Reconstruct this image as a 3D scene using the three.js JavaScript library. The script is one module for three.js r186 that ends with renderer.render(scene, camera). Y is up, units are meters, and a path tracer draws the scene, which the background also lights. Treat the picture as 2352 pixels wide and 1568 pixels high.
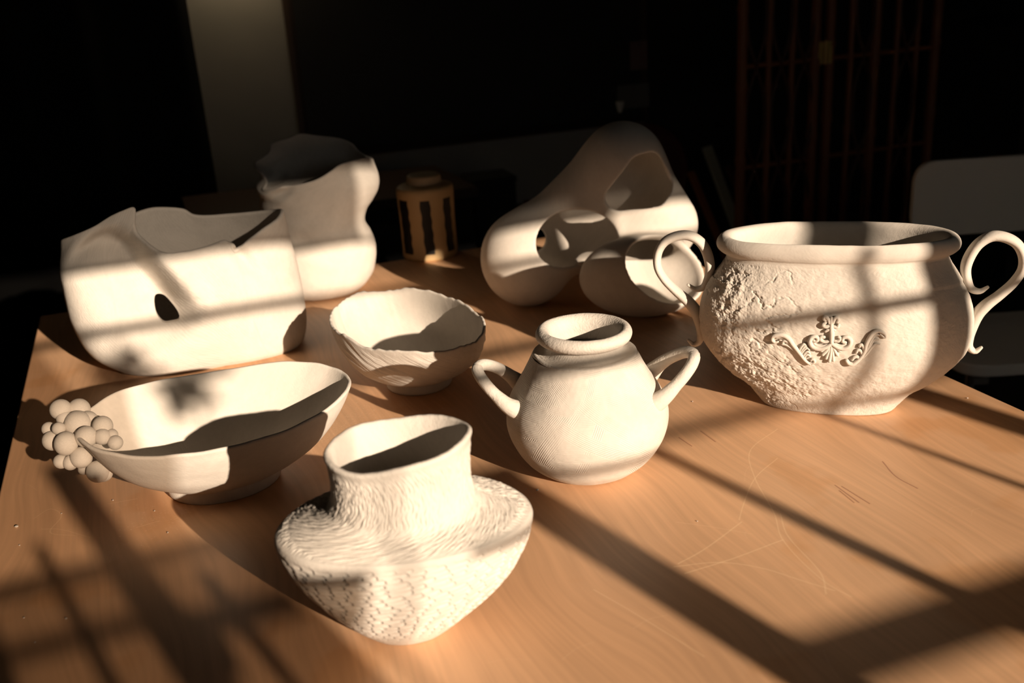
import * as THREE from 'three';
import { mergeGeometries, mergeVertices } from 'three/addons/utils/BufferGeometryUtils.js';
import { RoundedBoxGeometry } from 'three/addons/geometries/RoundedBoxGeometry.js';
import { ImprovedNoise } from 'three/addons/math/ImprovedNoise.js';
import { RectAreaLightUniformsLib } from 'three/addons/lights/RectAreaLightUniformsLib.js';
import { Brush, Evaluator, SUBTRACTION } from 'three-bvh-csg';

// ---------------------------------------------------------------- camera, sun, sky, exposure
const scene = new THREE.Scene();
const W = 2352, H = 1568, FOCAL = 2300;
const rad = THREE.MathUtils.degToRad;
const TABLE_Y = 0.76, EYE = new THREE.Vector3(0, TABLE_Y + 0.6, 0);
const camera = new THREE.PerspectiveCamera(2 * THREE.MathUtils.radToDeg(Math.atan(H / 2 / FOCAL)), W / H, 0.05, 30);
camera.position.copy(EYE);
camera.rotation.set(-rad(20.1), 0, -rad(3.8), 'YXZ');
camera.focus = 1.3;
camera.userData.fStop = 4;
scene.add(camera);

const SUN_AZ = rad(34.5), SUN_EL = rad(17.5);
const sun = new THREE.DirectionalLight(new THREE.Color().setRGB(1, 0.80, 0.61), 8.5);
sun.name = 'evening_sun';
sun.target.position.set(0, TABLE_Y, -1.4);
sun.position.copy(sun.target.position).add(new THREE.Vector3(Math.sin(SUN_AZ) * Math.cos(SUN_EL), Math.sin(SUN_EL), Math.cos(SUN_AZ) * Math.cos(SUN_EL)).multiplyScalar(8));
sun.castShadow = true;
sun.shadow.mapSize.set(4096, 4096);
Object.assign(sun.shadow.camera, { left: -2.5, right: 2.5, top: 2.5, bottom: -2.5, near: 0.5, far: 14 });
sun.shadow.radius = 1;
scene.add(sun, sun.target);
scene.background = new THREE.Color().setRGB(0.62, 0.62, 0.58);

const renderer = new THREE.WebGLRenderer({ antialias: true });
renderer.toneMapping = THREE.LinearToneMapping;
renderer.toneMappingExposure = 1.0;
renderer.shadowMap.enabled = true;
renderer.shadowMap.type = THREE.PCFSoftShadowMap;
RectAreaLightUniformsLib.init();

// ---------------------------------------------------------------- helpers
let seed = 7;
const rnd = () => { seed = (seed * 1664525 + 1013904223) >>> 0; return seed / 4294967296; };
const noiser = new ImprovedNoise();
const n3 = (x, y, z) => noiser.noise(x, y, z);
const fbm = (x, y, z, o = 4) => { let s = 0, a = 0.5; for (let i = 0; i < o; i++) { s += a * n3(x, y, z); x = x * 2.03 + 7.1; y = y * 2.03 + 3.7; z = z * 2.03 + 1.3; a *= 0.5; } return s; };
const { lerp, clamp, smoothstep } = THREE.MathUtils;
const sstep = (a, b, x) => { const t = clamp((x - a) / (b - a), 0, 1); return t * t * (3 - 2 * t); };
const interp = (xs, ys, x) => {
  if (x <= xs[0]) return ys[0];
  for (let i = 1; i < xs.length; i++) if (x <= xs[i]) return lerp(ys[i - 1], ys[i], (x - xs[i - 1]) / (xs[i] - xs[i - 1]));
  return ys[ys.length - 1];
};
const used = {};
function numbered(name) { const k = used[name] = (used[name] ?? -1) + 1; return k ? name + '_' + String(k).padStart(3, '0') : name; }
function tag(o, label, category, group) { o.userData = { label, category }; if (group) o.userData.group = group; return o; }
function thing(name, label, category, [x, y, z] = [0, 0, 0], turn = 0, group) {
  const o = new THREE.Group(); o.name = numbered(name); scene.add(o);
  o.position.set(x, y, z); o.rotation.y = turn;
  return tag(o, label, category, group);
}
function part(name, geometry, material, parent, label) {
  const m = new THREE.Mesh(geometry, material); m.name = name; m.castShadow = m.receiveShadow = true;
  if (label) m.userData.label = label;
  parent.add(m); return m;
}
const box = (sx, sy, sz, x, y, z) => new THREE.BoxGeometry(sx, sy, sz).translate(x, y, z);
const rbox = (sx, sy, sz, x, y, z, r = 0.004, seg = 2) => new RoundedBoxGeometry(sx, sy, sz, seg, r).translate(x, y, z);
const merged = (list) => mergeGeometries(list.map((g) => { const a = g.index ? g.toNonIndexed() : g; for (const k of Object.keys(a.attributes)) if (!['position', 'normal', 'uv'].includes(k)) a.deleteAttribute(k); return a; }));

// A closed-round grid of points (rows of [x, y, z]) as one smooth mesh; uv runs in metres.
function gridGeo(rows, closed = true) {
  const nv = rows.length, nu = rows[0].length, cols = closed ? nu + 1 : nu;
  const pos = new Float32Array(nv * cols * 3), nor = new Float32Array(nv * cols * 3), uv = new Float32Array(nv * cols * 2);
  const N = gridNormals(rows, closed);
  let around = 0; { const r = rows[Math.floor(nv * 0.4)]; for (let i = 1; i < nu; i++) around += Math.hypot(r[i][0] - r[i - 1][0], r[i][1] - r[i - 1][1], r[i][2] - r[i - 1][2]); }
  let v = 0;
  for (let j = 0; j < nv; j++) {
    if (j) { const a = rows[j][nu >> 2], b = rows[j - 1][nu >> 2]; v += Math.hypot(a[0] - b[0], a[1] - b[1], a[2] - b[2]); }
    for (let i = 0; i < cols; i++) {
      const k = j * cols + i, p = rows[j][i % nu], n = N[j][i % nu];
      pos.set(p, k * 3); nor.set(n, k * 3); uv[k * 2] = around * i / (cols - 1); uv[k * 2 + 1] = v;
    }
  }
  const idx = [];
  for (let j = 0; j < nv - 1; j++) for (let i = 0; i < cols - 1; i++) {
    const a = j * cols + i, b = a + 1, c = a + cols, d = c + 1;
    idx.push(a, b, c, b, d, c);
  }
  const g = new THREE.BufferGeometry();
  g.setAttribute('position', new THREE.BufferAttribute(pos, 3)); g.setAttribute('normal', new THREE.BufferAttribute(nor, 3)); g.setAttribute('uv', new THREE.BufferAttribute(uv, 2));
  g.setIndex(idx); return g;
}
// angle runs from +x towards -z, so that rows going up give outward normals
function gridNormals(rows, closed = true) {
  const nv = rows.length, nu = rows[0].length, acc = rows.map((r) => r.map(() => [0, 0, 0]));
  const add = (t, n) => { t[0] += n[0]; t[1] += n[1]; t[2] += n[2]; };
  const cross = (a, b, c) => { const ux = b[0] - a[0], uy = b[1] - a[1], uz = b[2] - a[2], vx = c[0] - a[0], vy = c[1] - a[1], vz = c[2] - a[2]; return [uy * vz - uz * vy, uz * vx - ux * vz, ux * vy - uy * vx]; };
  for (let j = 0; j < nv - 1; j++) for (let i = 0; i < (closed ? nu : nu - 1); i++) {
    const i2 = (i + 1) % nu, a = rows[j][i], b = rows[j][i2], c = rows[j + 1][i], d = rows[j + 1][i2];
    let n = cross(a, c, b); add(acc[j][i], n); add(acc[j + 1][i], n); add(acc[j][i2], n);
    n = cross(b, c, d); add(acc[j][i2], n); add(acc[j + 1][i], n); add(acc[j + 1][i2], n);
  }
  for (const r of [0, nv - 1]) { // pinched rows share one normal
    const p = rows[r]; if (Math.hypot(p[0][0] - p[nu >> 1][0], p[0][2] - p[nu >> 1][2]) < 1e-6) { const s = [0, 0, 0]; p.forEach((_, i) => add(s, acc[r][i])); p.forEach((_, i) => { acc[r][i] = s.slice(); }); }
  }
  for (const r of acc) for (const n of r) { const l = Math.hypot(...n) || 1; n[0] /= -l; n[1] /= -l; n[2] /= -l; }
  return acc;
}
const ang = (i, nu) => i / nu * Math.PI * 2;
// Catmull-Rom through [a, b, ...] points, n samples
function spline(pts, n, closed = false) {
  const c = new THREE.CatmullRomCurve3(pts.map((p) => new THREE.Vector3(p[0], p[1], p[2] ?? 0)), closed, 'centripetal');
  return (closed ? [...Array(n).keys()].map((i) => c.getPointAt(i / n)) : c.getSpacedPoints(n - 1)).map((v) => [v.x, v.y, v.z]);
}
// A thin-walled pot: outer rows from the foot to the rim; the wall has a thickness, a rounded rim and an inside with a floor.
function shell(outer, wall, displace) {
  const N = gridNormals(outer), nu = outer[0].length, nv = outer.length;
  const centre = (row) => { const c = [0, 0, 0]; row.forEach((p) => { c[0] += p[0] / nu; c[1] += p[1] / nu; c[2] += p[2] / nu; }); return row.map(() => c.slice()); };
  const inner = outer.map((r, j) => r.map((p, i) => { const n = N[j][i]; return [p[0] - n[0] * wall, p[1] - n[1] * wall, p[2] - n[2] * wall]; }));
  let out = outer;
  if (displace) out = outer.map((r, j) => r.map((p, i) => { const h = displace(p, i / nu, j / (nv - 1), N[j][i]), n = N[j][i]; return [p[0] + n[0] * h, p[1] + n[1] * h, p[2] + n[2] * h]; }));
  const low = outer.findIndex((r) => Math.min(...r.map((p) => p[1])) > wall * 1.2);
  const rows = [centre(out[0]), ...out];
  const top = nv - 1;
  for (let k = 1; k < 5; k++) { // half round over the rim
    const t = k / 5 * Math.PI;
    rows.push(out[top].map((o, i) => {
      const q = inner[top][i], b = out[top - 1][i], m = [(o[0] + q[0]) / 2, (o[1] + q[1]) / 2, (o[2] + q[2]) / 2];
      let up = [o[0] - b[0], o[1] - b[1], o[2] - b[2]]; const l = Math.hypot(...up) || 1; up = up.map((x) => x / l * wall * 0.5);
      const c = Math.cos(t), s = Math.sin(t);
      return [0, 1, 2].map((e) => m[e] + (o[e] - m[e]) * c + up[e] * s);
    }));
  }
  for (let j = top; j >= low; j--) rows.push(inner[j]);
  rows.push(centre(inner[low]));
  return gridGeo(rows);
}
// Turned profile [r, y] from the foot's middle outside up, over the lip and down inside; bend(r, y, angle) -> [x, y, z]
function turned(profile, nu, nv, bend, displace) {
  const pr = spline(profile.map(([r, y]) => [r, y]), nv);
  pr[0][0] = Math.max(0, profile[0][0]); pr[nv - 1][0] = profile[profile.length - 1][0];
  let rows = pr.map(([r, y]) => [...Array(nu).keys()].map((i) => bend(Math.max(0, r), y, -ang(i, nu))));
  if (displace) { const N = gridNormals(rows); rows = rows.map((r, j) => r.map((p, i) => { const h = displace(p, i / nu, j / (nv - 1), N[j][i]), n = N[j][i]; return [p[0] + n[0] * h, p[1] + n[1] * h, p[2] + n[2] * h]; })); }
  return gridGeo(rows);
}
// A tube along points with its own radius at each (and a flattening along `flat`)
function rope(pts, radii, { n = 48, sides = 14, flat = 1, axis = [0, 0, 1] } = {}) {
  const c = new THREE.CatmullRomCurve3(pts.map((p) => new THREE.Vector3(...p)), false, 'centripetal');
  const rc = radii.length === 1 ? () => radii[0] : (t) => { const x = t * (radii.length - 1), i = Math.min(radii.length - 2, Math.floor(x)); return lerp(radii[i], radii[i + 1], x - i); };
  const rows = [], A = new THREE.Vector3(...axis), last = new THREE.Vector3(1, 0, 0);
  const ring = (t, k, push = 0) => {
    const p = c.getPointAt(t), T = c.getTangentAt(t), s = A.clone().sub(T.clone().multiplyScalar(A.dot(T)));
    if (s.lengthSq() < 1e-4) s.copy(last).sub(T.clone().multiplyScalar(last.dot(T)));
    s.normalize(); last.copy(s);
    const o = new THREE.Vector3().crossVectors(T, s), r = rc(t) * k;
    p.addScaledVector(T, push * rc(t));
    return [...Array(sides).keys()].map((i) => { const a = -ang(i, sides), q = p.clone().addScaledVector(o, Math.cos(a) * r).addScaledVector(s, Math.sin(a) * r * flat); return [q.x, q.y, q.z]; });
  };
  rows.push(ring(0, 1e-5, -0.9), ring(0, 0.55, -0.8), ring(0, 0.86, -0.45));
  for (let j = 0; j < n; j++) rows.push(ring(j / (n - 1), 1));
  rows.push(ring(1, 0.86, 0.45), ring(1, 0.55, 0.8), ring(1, 1e-5, 0.9));
  return gridGeo(rows);
}
const mm = (l) => l.map((p) => p.map((v) => v * 0.001));

// ---------------------------------------------------------------- materials and textures
function dataTexture(w, h, fn, { srgb = false, repeat } = {}) {
  const data = new Uint8Array(w * h * 4);
  for (let y = 0; y < h; y++) for (let x = 0; x < w; x++) {
    const c = fn(x, y), k = (y * w + x) * 4;
    if (typeof c === 'number') data[k] = data[k + 1] = data[k + 2] = clamp(c * 255, 0, 255);
    else for (let e = 0; e < 3; e++) data[k + e] = clamp(c[e] * 255, 0, 255);
    data[k + 3] = 255;
  }
  const t = new THREE.DataTexture(data, w, h); t.wrapS = t.wrapT = THREE.RepeatWrapping; t.magFilter = THREE.LinearFilter; t.minFilter = THREE.LinearMipmapLinearFilter; t.generateMipmaps = true;
  if (srgb) t.colorSpace = THREE.SRGBColorSpace;
  if (repeat) t.repeat.set(...repeat);
  t.needsUpdate = true; return t;
}
// seamless noise by blending on a torus
const tile = (x, y, s, f, z) => { const u = x / s * Math.PI * 2, v = y / s * Math.PI * 2, r = f / (Math.PI * 2); return fbm(Math.cos(u) * r + 9 + z, Math.sin(u) * r + Math.cos(v) * r * 0.73 + z, Math.sin(v) * r + 4.3, 3); };
const clayGrain = dataTexture(384, 384, (x, y) => 0.5 + 0.6 * tile(x, y, 384, 46, 0) + 0.5 * tile(x, y, 384, 14, 5) - (rnd() < 0.004 ? 0.25 : 0), { repeat: [1 / 0.12, 1 / 0.12] });
const clayTone = dataTexture(256, 256, (x, y) => { const v = 0.96 + 0.05 * tile(x, y, 256, 9, 3) + 0.03 * tile(x, y, 256, 40, 1); return [v, v * 0.995, v * 0.985]; }, { srgb: true, repeat: [1 / 0.25, 1 / 0.25] });
const clay = (r, g, b, bump = 0.0006, extra = {}) => new THREE.MeshStandardMaterial({ color: new THREE.Color().setRGB(r, g, b), map: clayTone, bumpMap: clayGrain, bumpScale: bump, roughness: 0.92, ...extra });
const CLAY = [0.67, 0.625, 0.57];
const smoothClay = clay(...CLAY, 0.0002);
const roughClay = clay(...CLAY, 0.0006);
const plain = (r, g, b, roughness = 0.8, extra = {}) => new THREE.MeshStandardMaterial({ color: new THREE.Color().setRGB(r, g, b), roughness, ...extra });

// ---------------------------------------------------------------- the room (its axes are those of the table)
const A = rad(19.4), ax = [Math.cos(A), -Math.sin(A)], dx = [-Math.sin(A), -Math.cos(A)];
const room = (s, y, d) => [s * ax[0] + d * dx[0], y, s * ax[1] + d * dx[1]];   // s to the right along the window wall, d away from the window wall, 0 0 under the camera
const rb = (s0, s1, y0, y1, d0, d1) => box(s1 - s0, y1 - y0, d1 - d0, (s0 + s1) / 2, (y0 + y1) / 2, -(d0 + d1) / 2);
const grime = dataTexture(256, 256, (x, y) => { const v = 0.93 + 0.12 * tile(x, y, 256, 6, 2) + 0.05 * tile(x, y, 256, 30, 8); return [v, v, v]; }, { srgb: true, repeat: [1, 1] });
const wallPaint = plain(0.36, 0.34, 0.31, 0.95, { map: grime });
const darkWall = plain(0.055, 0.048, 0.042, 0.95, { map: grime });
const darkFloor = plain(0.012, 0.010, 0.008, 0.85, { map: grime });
function struct(name, geometry, material) { const m = new THREE.Mesh(geometry, material); m.name = name; m.rotation.y = A; m.castShadow = m.receiveShadow = true; m.userData.kind = 'structure'; scene.add(m); return m; }
const S0 = -1.9, S1 = 3.9, D0 = -1.0, D1 = 3.4, TOP = 2.75;
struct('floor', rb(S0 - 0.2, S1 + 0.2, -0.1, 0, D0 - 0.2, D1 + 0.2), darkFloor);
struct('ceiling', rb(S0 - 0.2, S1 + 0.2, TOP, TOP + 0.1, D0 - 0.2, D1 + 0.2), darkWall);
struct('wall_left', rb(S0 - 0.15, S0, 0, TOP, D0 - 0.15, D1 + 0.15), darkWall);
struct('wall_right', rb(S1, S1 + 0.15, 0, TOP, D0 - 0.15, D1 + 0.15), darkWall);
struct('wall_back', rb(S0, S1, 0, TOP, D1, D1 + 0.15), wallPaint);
struct('trim_1', rb(1.78, S1, 0, TOP, D1 - 0.008, D1), plain(0.012, 0.011, 0.010, 0.9));
const WIN = { s0: 0.28, s1: 2.05, y0: 1.12, y1: 2.06 };
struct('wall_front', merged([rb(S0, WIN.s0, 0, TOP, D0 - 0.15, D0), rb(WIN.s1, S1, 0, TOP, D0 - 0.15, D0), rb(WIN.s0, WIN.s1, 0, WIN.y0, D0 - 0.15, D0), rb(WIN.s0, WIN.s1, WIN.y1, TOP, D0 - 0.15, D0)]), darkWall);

// the window behind the camera whose bars draw the shadows
const win = new THREE.Group(); win.name = 'window_1'; win.rotation.y = A; win.userData.kind = 'structure'; scene.add(win);
const barPaint = plain(0.12, 0.09, 0.07, 0.7);
const DB = D0 + 0.0;
const barV = (s, w, y0 = WIN.y0, y1 = WIN.y1, dep = 0.02) => part('mullion', rb(s - w / 2, s + w / 2, y0, y1, DB - dep / 2, DB + dep / 2), barPaint, win);
const barH = (y, w, s0 = WIN.s0, s1 = WIN.s1, dep = 0.012) => part('glazing_bar', rb(s0, s1, y - w / 2, y + w / 2, DB - dep / 2, DB + dep / 2), barPaint, win);
part('window_frame', merged([rb(WIN.s0 - 0.03, WIN.s0 + 0.03, WIN.y0, WIN.y1, DB - 0.03, DB + 0.03), rb(WIN.s1 - 0.03, WIN.s1 + 0.03, WIN.y0, WIN.y1, DB - 0.03, DB + 0.03), rb(WIN.s0, WIN.s1, WIN.y0 - 0.03, WIN.y0 + 0.03, DB - 0.03, DB + 0.03)]), barPaint, win);
barV(0.463, 0.038, WIN.y0, 1.545); barV(0.908, 0.056, WIN.y0, 1.45); barV(1.53, 0.050, WIN.y0, 1.45); barV(1.46, 0.055, 1.45, 1.85);
barV(1.118, 0.020, WIN.y0, 1.45); barV(1.375, 0.009, WIN.y0, 1.66); barV(0.39, 0.010, WIN.y0, 1.47); barV(0.527, 0.010, WIN.y0, 1.42);
barH(1.287, 0.026, 0.9); barH(1.445, 0.007, 0.69, 1.1); barH(1.445, 0.010, 1.1); barH(1.443, 0.010, WIN.s0, 0.6); barH(1.40, 0.009, WIN.s0, 0.46); barH(1.390, 0.018, 0.46, 0.585); barH(1.58, 0.014, 0.8); barH(1.732, 0.014);
barH(1.841, 0.006, WIN.s0, 1.3); barH(1.803, 0.006, 1.3);
const pane = (s0, s1, y0, y1, c) => part('pane', rb(s0, s1, y0, y1, DB - 0.0415, DB - 0.0385), new THREE.MeshPhysicalMaterial({ color: new THREE.Color().setRGB(...c), roughness: 0, transmission: 1, thickness: 0, ior: 1.2 }), win);
pane(0.28, 0.61, 1.12, 1.46, [0.47, 0.44, 0.41]);
pane(0.28, 0.56, 1.46, 1.85, [0.72, 0.69, 0.66]);
pane(0.61, 1.30, 1.12, 1.46, [0.98, 0.98, 0.98]);
pane(0.56, 1.30, 1.46, 1.85, [0.98, 0.98, 0.98]);
pane(1.30, 2.05, 1.12, 1.812, [0.98, 0.98, 0.98]);
pane(0.28, 1.195, 1.85, 2.05, [0.36, 0.36, 0.36]);
pane(1.195, 1.30, 1.85, 2.06, [0.75, 0.75, 0.75]);
pane(1.30, 2.05, 1.812, 1.92, [0.24, 0.24, 0.24]);
part('head_rail', merged([rb(WIN.s0, 1.25, 2.0, WIN.y1, DB - 0.03, DB + 0.01), rb(1.30, WIN.s1, 1.85, WIN.y1, DB - 0.03, DB + 0.01)]), barPaint, win);
{ // the plant on the sill, whose leaves blur the left of the light
  const green = new THREE.MeshPhysicalMaterial({ color: new THREE.Color().setRGB(0.06, 0.12, 0.03), roughness: 0.8 });
  const t = thing('window_plant', 'leafy green plant in a clay pot on the window sill behind the camera', 'plant', room(0.50, WIN.y0, D0 - 0.075), A);
  part('sill_pot', new THREE.LatheGeometry([[0, 0], [0.03, 0], [0.042, 0.07], [0.036, 0.07], [0.03, 0.05], [0, 0.05]].map((p) => new THREE.Vector2(...p)), 32), plain(0.4, 0.2, 0.1, 0.8), t);
  const leaf = (s, y, w, h, r) => {
    const a = new THREE.Shape(); a.moveTo(0, -h / 2); a.bezierCurveTo(w * 0.75, -h * 0.3, w * 0.6, h * 0.3, 0, h / 2); a.bezierCurveTo(-w * 0.6, h * 0.3, -w * 0.75, -h * 0.3, 0, -h / 2);
    const g = new THREE.ExtrudeGeometry(a, { depth: 0.0015, bevelEnabled: false, curveSegments: 10 }).rotateZ(r).translate(s - 0.50, y - WIN.y0, 0);
    part('leaf', g, green, t);
    part('stem', rope([[0, 0.05, 0], [(s - 0.50) * 0.4, (y - WIN.y0) * 0.55, 0.004], [s - 0.50, y - WIN.y0 - h * 0.4, 0]], [0.0018, 0.0012], { n: 16, sides: 6 }), green, t);
  };
  for (const l of [[0.43, 1.345, 0.05, 0.07, -0.4], [0.50, 1.405, 0.045, 0.06, 0.5]]) leaf(...l);
  const b = thing('garden_shrub', 'slender leafy shrub in the yard outside the window behind the camera', 'shrub', room(0.93, 0, D0 - 1.1), A);
  part('trunk', rope([[0, 0, 0], [0.02, 0.8, 0.01], [-0.01, 1.5, 0], [0.01, 2.03, 0]], [0.009, 0.003], { n: 30, sides: 8 }), plain(0.12, 0.08, 0.05, 0.9), b);
  const small = new THREE.SphereGeometry(1, 10, 6).scale(0.011, 0.017, 0.0012), all = [];
  for (let i = 0; i < 20; i++) { const h = rnd(), g = small.clone().rotateZ(rnd() * 6).rotateY(rnd() - 0.5).translate((rnd() + rnd() - 1) * 0.055, 1.955 + h * 0.11, (rnd() - 0.5) * 0.04); all.push(g); }
  part('foliage', merged(all), green, b).userData.kind = 'stuff';
}

// ---------------------------------------------------------------- the table
const TS0 = -0.256, TS1 = 1.06, TD0 = 0.28, TD1 = 2.19;
{
  const TW = TS1 - TS0, TL = TD1 - TD0, TXW = 1408, TXH = 2048;
  const cv = document.createElement('canvas'); cv.width = TXW; cv.height = TXH; const g = cv.getContext('2d');
  const im = g.createImageData(TXW, TXH);
  for (let y = 0; y < TXH; y++) for (let x = 0; x < TXW; x++) {
    const s = TS0 + x / TXW * TW, d = TD1 - y / TXH * TL, k = (y * TXW + x) * 4;
    const warp = fbm(s * 3, d * 1.5, 2.2, 3) * 0.1;
    const grain = fbm((s + warp) * 160, d * 5, 1.7, 3), fig = fbm((s + warp) * 14, d * 1.6, 5.1, 3), blot = fbm(s * 3.1, d * 2.4, 8.4, 4);
    let v = 1 + 0.10 * grain + 0.12 * fig + 0.10 * blot;
    const stain = sstep(0.12, 0.3, fbm(s * 7, d * 7, 3.3, 4));
    const hue = 0.06 * blot - 0.12 * stain;
const worn = 0.93;
    im.data[k] = clamp(226 * (v * worn - 0.02 * stain), 0, 255); im.data[k + 1] = clamp(182 * (v * worn ** 1.25 + 0.4 * hue), 0, 255); im.data[k + 2] = clamp(142 * (v * worn ** 1.45 + 0.75 * hue), 0, 255); im.data[k + 3] = 255;
  }
  g.putImageData(im, 0, 0);
  const X = (s) => (s - TS0) / TW * TXW, Y = (d) => (TD1 - d) / TL * TXH;
  const scratch = (pts, c, w) => { g.strokeStyle = c; g.lineWidth = w; g.lineCap = 'round'; g.lineJoin = 'round'; g.beginPath(); const q = spline(pts.map(([s, d]) => [X(s), Y(d)]), Math.max(6, pts.length * 8)); q.forEach(([x, y], i) => (i ? g.lineTo(x, y) : g.moveTo(x, y))); g.stroke(); };
  const pale = 'rgba(255,226,184,0.42)';
  for (const [pts, w] of [
    [[[0.739, 1.04], [0.671, 1.002], [0.636, 0.94], [0.606, 0.854], [0.582, 0.803], [0.573, 0.715], [0.58, 0.685]], 1.2], [[[0.689, 0.968], [0.636, 0.937], [0.586, 0.887], [0.563, 0.86]], 1.2],
    [[[0.457, 0.812], [0.493, 0.823], [0.563, 0.855]], 1.5], [[[0.454, 0.793], [0.511, 0.795], [0.582, 0.803]], 1.5], [[[0.45, 0.809], [0.497, 0.795], [0.53, 0.767], [0.554, 0.729], [0.572, 0.701]], 1.3],
    [[[0.612, 0.851], [0.592, 0.809], [0.578, 0.73], [0.561, 0.7]], 1.3], [[[0.356, 0.808], [0.375, 0.754], [0.402, 0.667]], 1], [[[0.497, 0.888], [0.525, 0.863], [0.559, 0.828]], 0.8],
    [[[-0.207, 1.252], [-0.189, 1.27], [-0.174, 1.244], [-0.185, 1.205], [-0.156, 1.182]], 1], [[[-0.196, 1.219], [-0.176, 1.209], [-0.139, 1.169]], 1], [[[-0.119, 1.249], [-0.084, 1.246]], 1], [[[-0.086, 1.168], [-0.059, 1.172]], 1],
  ]) scratch(pts, pale, w);
  for (const pts of [[[0.797, 0.901], [0.785, 0.862], [0.787, 0.828]], [[0.708, 0.878], [0.706, 0.832]], [[0.713, 0.872], [0.715, 0.824]], [[0.704, 0.865], [0.701, 0.834]], [[0.645, 1.083], [0.645, 1.045]], [[0.609, 1.079], [0.611, 1.048]]]) scratch(pts, 'rgba(95,40,25,0.6)', 1.1);
  for (let i = 0; i < 260; i++) { const s = lerp(TS0, TS1, rnd()), d = lerp(TD0, TD1, rnd()), a = rnd() * 6.28, l = 0.01 + 0.05 * rnd() * rnd(); scratch([[s, d], [s + Math.cos(a) * l * 0.5, d + Math.sin(a) * l * 0.5 + 0.004], [s + Math.cos(a) * l, d + Math.sin(a) * l]], `rgba(255,225,185,${0.08 + 0.16 * rnd()})`, 0.8); }
  // clay dust lying between the bowls
  for (const [cs, cd, sp, n] of [[0.22, 1.34, 0.06, 420], [0.14, 1.30, 0.05, 260], [-0.06, 1.18, 0.05, 130], [-0.2, 1.55, 0.04, 40], [0.3, 0.98, 0.05, 60]]) for (let i = 0; i < n; i++) {
    const s = cs + (rnd() + rnd() + rnd() - 1.5) * sp * 1.3, d = cd + (rnd() + rnd() + rnd() - 1.5) * sp * 1.3; g.fillStyle = `rgba(255,236,206,${0.25 + 0.6 * rnd() * rnd()})`; g.fillRect(X(s), Y(d), 1 + (rnd() < 0.2 ? 1 : 0), 1);
  }
  const map = new THREE.CanvasTexture(cv); map.colorSpace = THREE.SRGBColorSpace; map.wrapS = map.wrapT = THREE.ClampToEdgeWrapping;
  const fine = dataTexture(512, 512, (x, y) => 0.5 + 0.5 * tile(x, y * 0.25, 512, 90, 4) + 0.3 * tile(x, y, 512, 8, 6));
  const topMat = new THREE.MeshStandardMaterial({ map, color: 0xffffff, roughness: 0.46, bumpMap: fine, bumpScale: 0.0002 });
  const wood = plain(0.20, 0.10, 0.05, 0.7);
  const t = thing('work_table', 'large brown wooden work table with a scratched, dusty top carrying all the clay pieces', 'table', room((TS0 + TS1) / 2, 0, (TD0 + TD1) / 2), A);
  const top = new RoundedBoxGeometry(TW, 0.032, TL, 3, 0.004);
  { const p = top.attributes.position, u = top.attributes.uv; for (let i = 0; i < p.count; i++) u.setXY(i, p.getX(i) / TW + 0.5, -p.getZ(i) / TL + 0.5); }
  part('table_top', top.translate(0, TABLE_Y - 0.016, 0), topMat, t);
  part('apron', merged([box(TW - 0.2, 0.09, 0.022, 0, 0.683, TL / 2 - 0.1), box(TW - 0.2, 0.09, 0.022, 0, 0.683, -TL / 2 + 0.1), box(0.022, 0.09, TL - 0.2, TW / 2 - 0.1, 0.683, 0), box(0.022, 0.09, TL - 0.2, -TW / 2 + 0.1, 0.683, 0)]), wood, t);
  for (const [a, b] of [[-1, -1], [1, -1], [-1, 1], [1, 1]]) part('leg', rbox(0.065, 0.728, 0.065, a * (TW / 2 - 0.1), 0.364, b * (TL / 2 - 0.1)), wood, t);
}

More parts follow.
